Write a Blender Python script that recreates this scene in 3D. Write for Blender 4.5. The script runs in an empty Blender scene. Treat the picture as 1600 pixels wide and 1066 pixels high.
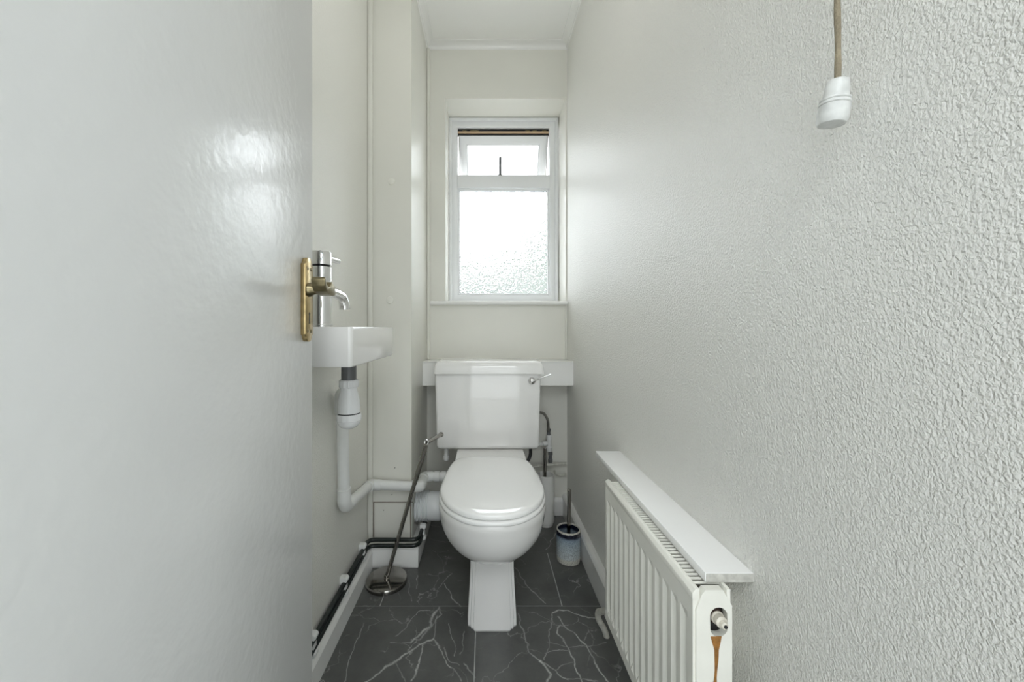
import bpy, bmesh, math, random
from mathutils import Vector, Matrix, noise

C = bpy.context.scene.collection
S = bpy.context.scene
R = math.radians
random.seed(7)

# ------------------------------------------------------------------ camera, world, lights, exposure
F = 600.0            # focal length in pixels of the 1600 px wide frame
VX, VY = 758.0, 513.0
H = 0.96             # camera height
cd = bpy.data.cameras.new('camera'); cam = bpy.data.objects.new('camera', cd); C.objects.link(cam)
cam.location = (0, 0, H); cam.rotation_euler = (R(90), 0, 0)
cd.sensor_width = 36; cd.lens = 36 * F / 1600
cd.shift_x = (800 - VX) / 1600; cd.shift_y = (VY - 533) / 1600
cd.clip_start = 0.01
S.camera = cam
S.view_settings.view_transform = 'Standard'; S.view_settings.look = 'None'
S.view_settings.gamma = 1.0; S.view_settings.use_curve_mapping = False
S.view_settings.exposure = 0.60
S.cycles.max_bounces = 14; S.cycles.diffuse_bounces = 8; S.cycles.transparent_max_bounces = 12
S.cycles.transmission_bounces = 8

w = bpy.data.worlds.new('world'); S.world = w; w.use_nodes = True
nt = w.node_tree; nt.nodes.clear()
wo = nt.nodes.new('ShaderNodeOutputWorld'); wb = nt.nodes.new('ShaderNodeBackground')
wb.inputs[0].default_value = (0.965, 0.98, 1.0, 1); wb.inputs[1].default_value = 5.2   # bright even overcast
nt.links.new(wb.outputs[0], wo.inputs[0])

def area(name, loc, rot, sx, sy, power, col=(1, 1, 1), portal=False, spread=None):
    l = bpy.data.lights.new(name, 'AREA'); l.shape = 'RECTANGLE'; l.size = sx; l.size_y = sy
    l.energy = power; l.color = col
    if portal: l.cycles.is_portal = True
    o = bpy.data.objects.new(name, l); C.objects.link(o); o.location = loc; o.rotation_euler = rot
    return o
area('window_portal', (0.10, 2.40, 1.62), (R(90), 0, R(180)), 0.75, 1.1, 1, portal=True)
lb = bpy.data.lights.new('room_fill_bulb', 'POINT'); lb.energy = 1.5; lb.shadow_soft_size = 0.08; lb.color = (1.0, 0.99, 0.97)
ob = bpy.data.objects.new('room_fill_bulb', lb); C.objects.link(ob); ob.location = (-0.03, 0.92, 2.08)      # unseen bulb above the frame, added to brighten ceiling and upper walls
area('hall_fill_panel', (0.0, -2.05, 1.05), (R(90), 0, 0), 2.0, 2.0, 13, (0.96, 0.985, 1.0))  # added fill panel behind the camera, lifts the low surfaces facing it
area('hall_ceiling_fill', (0.1, -1.15, 2.36), (0, 0, 0), 1.1, 0.9, 16, (0.95, 0.98, 1.0))  # unseen overhead panel in the hall, added as general fill

# ------------------------------------------------------------------ materials
MATS = {}
def new_mat(name):
    m = bpy.data.materials.new(name); m.use_nodes = True
    return m, m.node_tree, m.node_tree.nodes['Principled BSDF']
def N(nt, t, **kw):
    n = nt.nodes.new(t)
    for k, v in kw.items():
        if k.startswith('i_'): n.inputs[k[2:].replace('_', ' ')].default_value = v
        else: setattr(n, k, v)
    return n
def simple(name, col, rough=0.4, metal=0.0, bump=0.0, bscale=60, var=0.0, coat=0.0, vscale=9, spec=0.5, detail=3):
    m, nt, b = new_mat(name)
    b.inputs['Base Color'].default_value = (*col, 1); b.inputs['Roughness'].default_value = rough
    b.inputs['Metallic'].default_value = metal; b.inputs['Coat Weight'].default_value = coat
    b.inputs['Coat Roughness'].default_value = 0.08; b.inputs['Specular IOR Level'].default_value = spec
    g = N(nt, 'ShaderNodeNewGeometry')
    if var:
        n = N(nt, 'ShaderNodeTexNoise'); n.inputs['Scale'].default_value = vscale; n.inputs['Detail'].default_value = 5
        nt.links.new(g.outputs['Position'], n.inputs['Vector'])
        r = N(nt, 'ShaderNodeMapRange'); r.inputs['From Min'].default_value = 0.3; r.inputs['From Max'].default_value = 0.7
        r.inputs['To Min'].default_value = 1 - var; r.inputs['To Max'].default_value = 1.0
        nt.links.new(n.outputs['Fac'], r.inputs['Value'])
        mx = N(nt, 'ShaderNodeMix', data_type='RGBA', blend_type='MULTIPLY'); mx.inputs[0].default_value = 1
        mx.inputs[6].default_value = (*col, 1); nt.links.new(r.outputs[0], mx.inputs[7])
        nt.links.new(mx.outputs[2], b.inputs['Base Color'])
    if bump:
        n = N(nt, 'ShaderNodeTexNoise'); n.inputs['Scale'].default_value = bscale; n.inputs['Detail'].default_value = detail
        nt.links.new(g.outputs['Position'], n.inputs['Vector'])
        bp = N(nt, 'ShaderNodeBump'); bp.inputs['Strength'].default_value = bump; bp.inputs['Distance'].default_value = 0.002
        nt.links.new(n.outputs['Fac'], bp.inputs['Height']); nt.links.new(bp.outputs[0], b.inputs['Normal'])
    MATS[name] = m
    return m

def orange_peel(name, col, strength, scale, rough, dist=0.0016, stretch=(1, 1, 0.62)):
    """glossy paint over vinyl wallpaper with a pebbled relief"""
    m, nt, b = new_mat(name)
    b.inputs['Base Color'].default_value = (*col, 1); b.inputs['Roughness'].default_value = rough
    g = N(nt, 'ShaderNodeNewGeometry')
    mp = N(nt, 'ShaderNodeMapping'); mp.inputs['Scale'].default_value = stretch
    nt.links.new(g.outputs['Position'], mp.inputs['Vector'])
    n = N(nt, 'ShaderNodeTexNoise'); n.inputs['Scale'].default_value = scale; n.inputs['Detail'].default_value = 1.5
    n.inputs['Distortion'].default_value = 0.4
    nt.links.new(mp.outputs[0], n.inputs['Vector'])
    r = N(nt, 'ShaderNodeMapRange', interpolation_type='SMOOTHSTEP'); r.inputs['From Min'].default_value = 0.25; r.inputs['From Max'].default_value = 0.75
    nt.links.new(n.outputs['Fac'], r.inputs['Value'])
    bp = N(nt, 'ShaderNodeBump'); bp.inputs['Strength'].default_value = strength; bp.inputs['Distance'].default_value = dist
    nt.links.new(r.outputs[0], bp.inputs['Height']); nt.links.new(bp.outputs[0], b.inputs['Normal'])
    MATS[name] = m
    return m

WALLC = (0.76, 0.762, 0.735)
orange_peel('wall_paint_textured', (0.835, 0.83, 0.79), 1.0, 350, 0.29, 0.0013, (1, 1, 0.72))
orange_peel('left_wall_paint', (0.83, 0.823, 0.77), 0.7, 380, 0.36, 0.0009)
simple('smooth_paint', (0.775, 0.768, 0.71), 0.34, bump=0.05, bscale=240, var=0.03, vscale=5)
simple('ceiling_paint', (0.91, 0.91, 0.89), 0.7, bump=0.15, bscale=220)
simple('gloss_white', (0.87, 0.87, 0.85), 0.22, bump=0.05, bscale=60, var=0.02)
simple('shelf_white', (0.90, 0.90, 0.89), 0.30, bump=0.04, bscale=160)
simple('board_edge', (0.66, 0.65, 0.60), 0.6, var=0.35, vscale=90)
simple('door_paint', (0.755, 0.76, 0.755), 0.24, bump=0.35, bscale=60, detail=2)
simple('upvc', (0.80, 0.81, 0.82), 0.25)
simple('gasket', (0.02, 0.022, 0.025), 0.5)
simple('ceramic', (0.83, 0.825, 0.81), 0.07, coat=0.6)
simple('seat_plastic', (0.91, 0.91, 0.90), 0.10, coat=0.3)
simple('pipe_plastic', (0.80, 0.81, 0.80), 0.28, var=0.04, vscale=30)
simple('pan_connector', (0.83, 0.85, 0.86), 0.22)
simple('trap_plastic', (0.80, 0.81, 0.82), 0.24)
simple('grey_plastic', (0.13, 0.135, 0.14), 0.35)
simple('chrome', (0.80, 0.80, 0.80), 0.06, metal=1)
simple('dark_chrome', (0.34, 0.325, 0.30), 0.12, metal=1, var=0.12, vscale=40)
simple('dull_steel', (0.42, 0.41, 0.39), 0.35, metal=1, bump=0.4, bscale=900)
simple('brass', (0.58, 0.44, 0.22), 0.20, metal=1, var=0.35, vscale=60)
simple('brass_worn', (0.30, 0.255, 0.15), 0.30, metal=1, var=0.4, vscale=90)
simple('black_pipe', (0.012, 0.02, 0.018), 0.32, var=0.4, vscale=35)
simple('black', (0.01, 0.01, 0.01), 0.5)
simple('radiator_enamel', (0.85, 0.845, 0.78), 0.27, bump=0.04, bscale=90, var=0.04, vscale=25)
simple('radiator_inside', (0.10, 0.10, 0.09), 0.6)
simple('valve_plastic', (0.78, 0.74, 0.64), 0.4, var=0.2, vscale=120)
simple('old_white_pipe', (0.66, 0.65, 0.58), 0.4, var=0.3, vscale=70)
simple('dark_rust', (0.035, 0.015, 0.008), 0.8, var=0.5, vscale=200)
simple('rust', (0.42, 0.19, 0.04), 0.55, var=0.55, vscale=110)
simple('crack_rust', (0.13, 0.075, 0.04), 0.9, var=0.4, vscale=150)
simple('cord_cotton', (0.42, 0.36, 0.25), 0.9, bump=0.8, bscale=700, var=0.45, vscale=40)
simple('pull_plastic', (0.78, 0.79, 0.77), 0.35, var=0.25, vscale=80)
simple('brush_white', (0.74, 0.74, 0.71), 0.35)
simple('bristle', (0.05, 0.05, 0.05), 0.9)
simple('tan_paint', (0.62, 0.44, 0.28), 0.4)
simple('grout', (0.55, 0.56, 0.54), 0.8, var=0.3, vscale=40)
simple('hall_paint', (0.74, 0.76, 0.77), 0.6)
simple('hall_floor', (0.65, 0.64, 0.61), 0.7)
simple('foliage', (0.06, 0.075, 0.055), 0.8, var=0.5, vscale=12)
simple('bounce_paving', (0.50, 0.49, 0.46), 0.9, var=0.3, vscale=3)  # unseen pale paving, lightened to bounce skylight up to the ceiling
simple('pale_scar', (0.74, 0.74, 0.70), 0.4)

# speckled blue reactive glaze: dark blue at the lip, pale speckled body, cream foot (bands by height of the pot itself)
m, nt, b = new_mat('blue_glaze'); MATS['blue_glaze'] = m
tc = N(nt, 'ShaderNodeTexCoord'); sp = N(nt, 'ShaderNodeSeparateXYZ'); nt.links.new(tc.outputs['Object'], sp.inputs[0])
nz = N(nt, 'ShaderNodeTexNoise'); nz.inputs['Scale'].default_value = 60; nt.links.new(tc.outputs['Object'], nz.inputs['Vector'])
ad = N(nt, 'ShaderNodeMath', operation='MULTIPLY_ADD'); nt.links.new(nz.outputs['Fac'], ad.inputs[0]); ad.inputs[1].default_value = 0.008
nt.links.new(sp.outputs['Z'], ad.inputs[2])
mr = N(nt, 'ShaderNodeMapRange'); mr.inputs['From Max'].default_value = 0.135; nt.links.new(ad.outputs[0], mr.inputs['Value'])
cr = N(nt, 'ShaderNodeValToRGB'); nt.links.new(mr.outputs[0], cr.inputs[0]); e = cr.color_ramp.elements
e[0].position = 0.0; e[0].color = (0.62, 0.61, 0.54, 1); e[1].position = 1.0; e[1].color = (0.70, 0.69, 0.62, 1)
for p_, c_ in ((0.17, (0.62, 0.61, 0.54)), (0.22, (0.56, 0.60, 0.60)), (0.55, (0.46, 0.53, 0.57)), (0.78, (0.30, 0.38, 0.46)), (0.86, (0.008, 0.012, 0.03)), (0.95, (0.012, 0.015, 0.03)), (0.965, (0.68, 0.67, 0.60))):
    x = e.new(p_); x.color = (*c_, 1)
v = N(nt, 'ShaderNodeTexNoise'); v.inputs['Scale'].default_value = 320; v.inputs['Detail'].default_value = 2; nt.links.new(tc.outputs['Object'], v.inputs['Vector'])
mr2 = N(nt, 'ShaderNodeMapRange'); mr2.inputs['From Min'].default_value = 0.35; mr2.inputs['From Max'].default_value = 0.6
mr2.inputs['To Min'].default_value = 0.6; mr2.inputs['To Max'].default_value = 1.12; nt.links.new(v.outputs['Fac'], mr2.inputs['Value'])
mx = N(nt, 'ShaderNodeMix', data_type='RGBA', blend_type='MULTIPLY'); mx.inputs[0].default_value = 1
nt.links.new(cr.outputs[0], mx.inputs[6]); nt.links.new(mr2.outputs[0], mx.inputs[7]); nt.links.new(mx.outputs[2], b.inputs['Base Color'])
b.inputs['Roughness'].default_value = 0.25

# obscure window glass
m = bpy.data.materials.new('obscure_glass'); m.use_nodes = True; MATS['obscure_glass'] = m
nt = m.node_tree; nt.nodes.clear()
out = N(nt, 'ShaderNodeOutputMaterial'); g = N(nt, 'ShaderNodeNewGeometry')
gl = N(nt, 'ShaderNodeBsdfGlass'); gl.inputs['IOR'].default_value = 1.45; gl.inputs['Roughness'].default_value = 0.02
gl.inputs['Color'].default_value = (0.97, 0.99, 1, 1)
tr = N(nt, 'ShaderNodeBsdfTransparent'); tr.inputs[0].default_value = (0.95, 0.97, 0.98, 1)
mixs = N(nt, 'ShaderNodeMixShader'); mixs.inputs[0].default_value = 0.76
nz = N(nt, 'ShaderNodeTexVoronoi', feature='SMOOTH_F1'); nz.inputs['Scale'].default_value = 110; nz.inputs['Smoothness'].default_value = 0.6
wz = N(nt, 'ShaderNodeTexNoise'); wz.inputs['Scale'].default_value = 30
mpv = N(nt, 'ShaderNodeVectorMath', operation='MULTIPLY_ADD'); mpv.inputs[1].default_value = (0.03, 0.03, 0.03)
nt.links.new(g.outputs['Position'], wz.inputs['Vector']); nt.links.new(wz.outputs['Color'], mpv.inputs[0]); nt.links.new(g.outputs['Position'], mpv.inputs[2])
nt.links.new(mpv.outputs[0], nz.inputs['Vector'])
bp = N(nt, 'ShaderNodeBump'); bp.inputs['Strength'].default_value = 1.0; bp.inputs['Distance'].default_value = 0.0035
nt.links.new(nz.outputs['Distance'], bp.inputs['Height']); nt.links.new(bp.outputs[0], gl.inputs['Normal'])
tl = N(nt, 'ShaderNodeBsdfTranslucent'); tl.inputs[0].default_value = (0.9, 0.93, 0.95, 1)
mt = N(nt, 'ShaderNodeMixShader'); mt.inputs[0].default_value = 0.3; nt.links.new(tr.outputs[0], mt.inputs[1]); nt.links.new(tl.outputs[0], mt.inputs[2])
nt.links.new(mt.outputs[0], mixs.inputs[1]); nt.links.new(gl.outputs[0], mixs.inputs[2]); nt.links.new(mixs.outputs[0], out.inputs[0])

# dark marble-look floor tile with pale veins drawn on the floor plane
def floor_pt(px, py):
    s = (py - VY) / H
    return ((px - VX) / s, F / s)
Z3 = lambda x, y: floor_pt(480 + x / 4.007, 800 + y / 4.007)
Z5 = lambda x, y: floor_pt(680 + x / 4.332, 820 + y / 4.332)
VEINS = []   # (points, width, strength)
for w_, s_, pts in (
    (2.6, .85, [(820, 600), (765, 690), (772, 720), (700, 770), (650, 815)]), (1.6, .6, [(820, 600), (838, 640), (775, 720)]),
    (1.3, .6, [(815, 650), (796, 740), (800, 800)]), (1.2, .65, [(800, 800), (870, 920), (960, 1066)]),
    (2.0, .8, [(797, 797), (700, 832), (620, 890), (550, 935), (460, 1000), (370, 1066)]), (1.6, .7, [(725, 835), (705, 950), (650, 1066)]),
    (1.1, .5, [(770, 620), (700, 628), (650, 670), (615, 730), (560, 775)]), (1.0, .4, [(550, 935), (610, 1066)]),
    (1.2, .5, [(650, 815), (515, 822)]), (1.1, .5, [(350, 690), (330, 770), (290, 850), (265, 950), (235, 1066)]),
    (1.0, .5, [(885, 700), (912, 800), (930, 900)]), (1.0, .4, [(990, 745), (960, 890)]), (1.0, .45, [(850, 850), (905, 930), (950, 965)]),
    (1.2, .5, [(985, 950), (1050, 1040)]), (1.3, .5, [(905, 385), (870, 420), (820, 478)]), (1.4, .6, [(860, 450), (910, 540), (955, 590)]),
    (1.3, .45, [(688, 395), (680, 478)]), (1.0, .3, [(640, 430), (635, 500), (660, 560)]), (2.0, .5, [(770, 725), (700, 800), (655, 800)])):
    VEINS.append(([Z3(*p) for p in pts], w_, s_))
for w_, s_, pts in (
    (1.2, .5, [(820, 50), (780, 120), (755, 172)]), (1.3, .55, [(540, 290), (610, 400), (700, 480), (750, 535)]),
    (1.5, .6, [(560, 600), (572, 670), (600, 720), (630, 870), (720, 930)]), (2.4, .8, [(720, 930), (782, 1010), (750, 1066)]),
    (1.8, .8, [(800, 600), (840, 580), (900, 590), (1000, 625), (1085, 632)]), (1.1, .45, [(800, 600), (788, 660), (770, 780), (740, 920)]),
    (1.7, .8, [(830, 620), (880, 700), (960, 750), (1020, 810), (1070, 920), (1170, 1066)]),
    (1.8, .8, [(840, 680), (828, 730), (880, 810), (930, 900), (960, 990), (992, 1066)]),
    (1.0, .4, [(750, 790), (900, 832), (1020, 820), (1160, 800)]), (1.0, .5, [(740, 860), (800, 853), (890, 857)]),
    (1.1, .45, [(810, 980), (870, 940), (930, 930)]), (1.4, .55, [(720, 930), (810, 980), (900, 1060)]), (1.3, .5, [(900, 1050), (1000, 1040), (1100, 1065)])):
    VEINS.append(([Z5(*p) for p in pts], w_, s_))

m, nt, b = new_mat('marble_tile'); MATS['marble_tile'] = m
g = N(nt, 'ShaderNodeNewGeometry')
n1 = N(nt, 'ShaderNodeTexNoise'); n1.inputs['Scale'].default_value = 22; n1.inputs['Detail'].default_value = 5; nt.links.new(g.outputs['Position'], n1.inputs['Vector'])
vm = N(nt, 'ShaderNodeVectorMath', operation='SUBTRACT'); vm.inputs[1].default_value = (0.5, 0.5, 0.5); nt.links.new(n1.outputs['Color'], vm.inputs[0])
va = N(nt, 'ShaderNodeVectorMath', operation='MULTIPLY_ADD'); va.inputs[1].default_value = (0.03, 0.03, 0); nt.links.new(vm.outputs[0], va.inputs[0])
fl = N(nt, 'ShaderNodeVectorMath', operation='MULTIPLY'); fl.inputs[1].default_value = (1, 1, 0); nt.links.new(g.outputs['Position'], fl.inputs[0])
nt.links.new(fl.outputs[0], va.inputs[2]); P = va.outputs[0]
def vmath(op, a, b_=None):
    n = N(nt, 'ShaderNodeVectorMath', operation=op)
    for i, x in enumerate((a, b_)):
        if x is None: continue
        if hasattr(x, 'is_linked'): nt.links.new(x, n.inputs[i])
        else: n.inputs[i].default_value = x
    return n
def smath(op, a, b_=None, c_=None, clamp=False):
    n = N(nt, 'ShaderNodeMath', operation=op); n.use_clamp = clamp
    for i, x in enumerate((a, b_, c_)):
        if x is None: continue
        if hasattr(x, 'is_linked'): nt.links.new(x, n.inputs[i])
        else: n.inputs[i].default_value = x
    return n.outputs[0]
acc = None
for pts, wd, st in VEINS:
    wd *= 0.0011
    for (ax, ay), (bx, by) in zip(pts, pts[1:]):
        ba = Vector((bx - ax, by - ay, 0)); q = max(ba.dot(ba), 1e-8)
        Pc = P
        if acc is not None:   # chained so that the shader evaluates one segment after another
            ch = N(nt, 'ShaderNodeVectorMath', operation='MULTIPLY_ADD'); nt.links.new(acc, ch.inputs[0])
            ch.inputs[1].default_value = (1e-7, 1e-7, 1e-7); nt.links.new(P, ch.inputs[2]); Pc = ch.outputs[0]
        pa = vmath('SUBTRACT', Pc, (ax, ay, 0)).outputs[0]
        d = vmath('DOT_PRODUCT', pa, tuple(ba / q)).outputs['Value']
        h = smath('MULTIPLY', d, 1.0, clamp=True)
        sc = N(nt, 'ShaderNodeVectorMath', operation='SCALE'); sc.inputs[0].default_value = tuple(ba); nt.links.new(h, sc.inputs['Scale'])
        dist = vmath('DISTANCE', pa, sc.outputs[0]).outputs['Value']
        val = smath('MULTIPLY_ADD', dist, -st / (wd * 1.5), st * 1.25, clamp=True)
        acc = val if acc is None else smath('MAXIMUM', acc, val)
# fine random hairlines, broken up by a mask
vo = N(nt, 'ShaderNodeTexVoronoi', feature='DISTANCE_TO_EDGE'); vo.inputs['Scale'].default_value = 6.5
vw = N(nt, 'ShaderNodeTexNoise'); vw.inputs['Scale'].default_value = 6; vw.inputs['Detail'].default_value = 6; nt.links.new(fl.outputs[0], vw.inputs['Vector'])
vv = N(nt, 'ShaderNodeVectorMath', operation='MULTIPLY_ADD'); vv.inputs[1].default_value = (0.35, 0.35, 0); nt.links.new(vw.outputs['Color'], vv.inputs[0]); nt.links.new(fl.outputs[0], vv.inputs[2])
nt.links.new(vv.outputs[0], vo.inputs['Vector'])
hair = smath('MULTIPLY_ADD', vo.outputs['Distance'], -38, 0.52, clamp=True)
mk = N(nt, 'ShaderNodeTexNoise'); mk.inputs['Scale'].default_value = 7; mk.inputs['Detail'].default_value = 4; nt.links.new(g.outputs['Position'], mk.inputs['Vector'])
mkr = smath('MULTIPLY_ADD', mk.outputs['Fac'], 5.0, -2.15, clamp=True)
hair = smath('MULTIPLY', hair, mkr)
brk = smath('MULTIPLY_ADD', n1.outputs['Fac'], 2.2, -0.35, clamp=True)
acc = smath('MULTIPLY', acc, brk)
tot = smath('MAXIMUM', acc, hair)
cl = N(nt, 'ShaderNodeTexNoise'); cl.inputs['Scale'].default_value = 4.5; cl.inputs['Detail'].default_value = 8; cl.inputs['Roughness'].default_value = 0.65
nt.links.new(g.outputs['Position'], cl.inputs['Vector'])
cr = N(nt, 'ShaderNodeValToRGB'); nt.links.new(cl.outputs['Fac'], cr.inputs[0])
cr.color_ramp.elements[0].position = 0.3; cr.color_ramp.elements[0].color = (0.072, 0.074, 0.071, 1)
cr.color_ramp.elements[1].position = 0.72; cr.color_ramp.elements[1].color = (0.145, 0.148, 0.142, 1)
mx = N(nt, 'ShaderNodeMix', data_type='RGBA'); nt.links.new(tot, mx.inputs[0]); nt.links.new(cr.outputs[0], mx.inputs[6]); mx.inputs[7].default_value = (0.62, 0.63, 0.60, 1)
nt.links.new(mx.outputs[2], b.inputs['Base Color']); b.inputs['Roughness'].default_value = 0.38
bp = N(nt, 'ShaderNodeBump'); bp.inputs['Strength'].default_value = 0.12; bp.inputs['Distance'].default_value = 0.002
n3 = N(nt, 'ShaderNodeTexNoise'); n3.inputs['Scale'].default_value = 130; n3.inputs['Detail'].default_value = 4; nt.links.new(g.outputs['Position'], n3.inputs['Vector'])
nt.links.new(n3.outputs['Fac'], bp.inputs['Height']); nt.links.new(bp.outputs[0], b.inputs['Normal'])

# ------------------------------------------------------------------ mesh helpers (all coordinates are world metres)
class MB:
    def __init__(s): s.v = []; s.f = []
    def add(s, v, f):
        n = len(s.v); s.v += [Vector(p) for p in v]; s.f += [[i + n for i in q] for q in f]; return s
    def bm(s, b):
        b.verts.index_update(); s.add([p.co.copy() for p in b.verts], [[q.index for q in f.verts] for f in b.faces]); b.free(); return s
    def box(s, x0, x1, y0, y1, z0, z1, bev=0.0, seg=2):
        b = bmesh.new(); bmesh.ops.create_cube(b, size=1)
        for v in b.verts: v.co = Vector(((x0 + x1) / 2 + v.co.x * (x1 - x0), (y0 + y1) / 2 + v.co.y * (y1 - y0), (z0 + z1) / 2 + v.co.z * (z1 - z0)))
        if bev: bmesh.ops.bevel(b, geom=b.edges[:], offset=bev, segments=seg, profile=0.5, affect='EDGES')
        return s.bm(b)
    def ring(s, rings, cap0=True, cap1=True, closed=False):
        n = len(rings[0]); v = [p for r in rings for p in r]; f = []
        k = len(rings)
        for i in range(k if closed else k - 1):
            for j in range(n):
                a, c = i * n + j, i * n + (j + 1) % n; i2 = (i + 1) % k
                f.append([a, c, i2 * n + (j + 1) % n, i2 * n + j])
        if not closed:
            if cap0: f.append(list(range(n - 1, -1, -1)))
            if cap1: f.append([(k - 1) * n + j for j in range(n)])
        return s.add(v, f)
    def lathe(s, prof, c, axis=(0, 0, 1), n=32, cap0=True, cap1=True):
        """prof: (radius, distance along axis)"""
        ax = Vector(axis).normalized(); u = ax.orthogonal().normalized(); w_ = ax.cross(u); c = Vector(c)
        rings = [[c + ax * h + (u * math.cos(2 * math.pi * j / n) + w_ * math.sin(2 * math.pi * j / n)) * r for j in range(n)] for r, h in prof]
        return s.ring(rings, cap0, cap1)
    def tube(s, pts, r, n=16, fillet=0.0, fs=6, cap=True):
        pts = [Vector(p) for p in pts]
        if fillet:
            q = [pts[0]]
            for a, b_, c in zip(pts, pts[1:], pts[2:]):
                d = min(fillet, (a - b_).length * .49, (c - b_).length * .49)
                p0 = b_ + (a - b_).normalized() * d; p2 = b_ + (c - b_).normalized() * d
                for k in range(fs + 1):
                    t = k / fs; q.append((1 - t) ** 2 * p0 + 2 * t * (1 - t) * b_ + t * t * p2)
            q.append(pts[-1]); pts = q
        rs = r if isinstance(r, (list, tuple)) else [r] * len(pts)
        rings = []; t0 = (pts[1] - pts[0]).normalized(); u = t0.orthogonal().normalized()
        for i, p in enumerate(pts):
            t = (pts[min(i + 1, len(pts) - 1)] - pts[max(i - 1, 0)]).normalized()
            u = (u - t * u.dot(t)).normalized(); w_ = t.cross(u)
            rings.append([p + (u * math.cos(2 * math.pi * j / n) + w_ * math.sin(2 * math.pi * j / n)) * rs[i] for j in range(n)])
        return s.ring(rings, cap, cap)
    def prism(s, poly, fn, d0, d1, bev=0.0):
        """poly 2D extruded: fn(u, v, d) -> point"""
        b = bmesh.new(); lo = [b.verts.new(fn(u, v, d0)) for u, v in poly]; hi = [b.verts.new(fn(u, v, d1)) for u, v in poly]
        n = len(poly); b.faces.new(lo[::-1]); b.faces.new(hi)
        for i in range(n): b.faces.new([lo[i], lo[(i + 1) % n], hi[(i + 1) % n], hi[i]])
        bmesh.ops.recalc_face_normals(b, faces=b.faces)
        if bev: bmesh.ops.bevel(b, geom=b.edges[:], offset=bev, segments=2, profile=0.5, affect='EDGES')
        return s.bm(b)

ORG = {}
def obj(name, mb, mat, parent=None, smooth=True, origin=None, angle=35):
    me = bpy.data.meshes.new(name)
    if parent is not None: o0 = ORG[parent.name]
    elif origin is not None: o0 = Vector(origin)
    else:
        xs = [v.x for v in mb.v]; ys = [v.y for v in mb.v]; zs = [v.z for v in mb.v]
        o0 = Vector(((min(xs) + max(xs)) / 2, (min(ys) + max(ys)) / 2, min(zs)))
    me.from_pydata([v - o0 for v in mb.v], [], mb.f)
    bm_ = bmesh.new(); bm_.from_mesh(me); bmesh.ops.recalc_face_normals(bm_, faces=bm_.faces); bm_.to_mesh(me); bm_.free()
    mats = mat if isinstance(mat, list) else [mat]
    for k in mats: me.materials.append(MATS[k])
    if smooth:
        me.shade_smooth(); me.set_sharp_from_angle(angle=R(angle))
    o = bpy.data.objects.new(name, me); C.objects.link(o); ORG[o.name] = o0
    if parent is not None: o.parent = parent
    else: o.location = o0
    return o
def empty(name, loc):
    o = bpy.data.objects.new(name, None); C.objects.link(o); o.location = loc; o.empty_display_size = 0.05; ORG[o.name] = Vector(loc); return o
def tag(o, label, cat, group=None):
    o['label'] = label; o['category'] = cat
    if group: o['group'] = group
    return o
def struct(o, label=None):
    o['kind'] = 'structure'
    if label: o['label'] = label
    return o
def W(px, py, Y):
    """the place at depth Y that the photograph shows at px, py"""
    return Vector(((px - VX) * Y / F, Y, H - (py - VY) * Y / F))

# ------------------------------------------------------------------ room shell
XL, XR, XB = -0.475, 0.424, -0.300      # left wall, right wall, right face of the corner boxing
YB, YX = 1.987, 1.566                   # back wall, front of the boxing
ZC = 2.431
YF = -0.10                              # plane of the doorway

struct(obj('wall_left', MB().box(XL - 0.1, XL, YF, 2.35, -0.05, ZC + 0.1), 'left_wall_paint', smooth=False))
struct(obj('wall_right', MB().box(XR, XR + 0.1, YF, 2.35, -0.05, ZC + 0.1), 'wall_paint_textured', smooth=False))
struct(obj('ceiling', MB().box(-0.6, 0.6, YF, 2.35, ZC, ZC + 0.1), 'ceiling_paint', smooth=False))

def hole_wall(x0, x1, z0, z1, hx0, hx1, hz0, hz1, y0, y1):
    mb = MB(); v = []; xs = [x0, hx0, hx1, x1]; zs = [z0, hz0, hz1, z1]
    for y in (y0, y1):
        for z in zs:
            for x in xs: v.append((x, y, z))
    f = []; I = lambda k, j, i: k * 16 + j * 4 + i
    for k in (0, 1):
        for j in range(3):
            for i in range(3):
                if i == 1 and j == 1: continue
                f.append([I(k, j, i), I(k, j, i + 1), I(k, j + 1, i + 1), I(k, j + 1, i)])
    for (j0, i0), (j1, i1) in (((1, 1), (1, 2)), ((1, 2), (2, 2)), ((2, 2), (2, 1)), ((2, 1), (1, 1))):
        f.append([I(0, j0, i0), I(0, j1, i1), I(1, j1, i1), I(1, j0, i0)])
    b_ = [(0, i) for i in range(4)] + [(j, 3) for j in range(1, 4)] + [(3, i) for i in (2, 1, 0)] + [(j, 0) for j in (2, 1)]
    for (j0, i0), (j1, i1) in zip(b_, b_[1:] + b_[:1]): f.append([I(0, j0, i0), I(0, j1, i1), I(1, j1, i1), I(1, j0, i0)])
    return mb.add(v, f)
OX0, OX1, OZ0, OZ1 = -0.205, 0.4165, 1.080, 2.149
struct(obj('wall_back', hole_wall(-0.56, XR, -0.05, ZC, OX0, OX1, OZ0, OZ1, YB, 2.26), 'smooth_paint', smooth=False))

bx = obj('wall_boxing', MB().box(XL, XB, YX, YB, 0.0, ZC), 'smooth_paint', smooth=False); struct(bx, 'off-white boxed-in pipe casing filling the back left corner')
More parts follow.
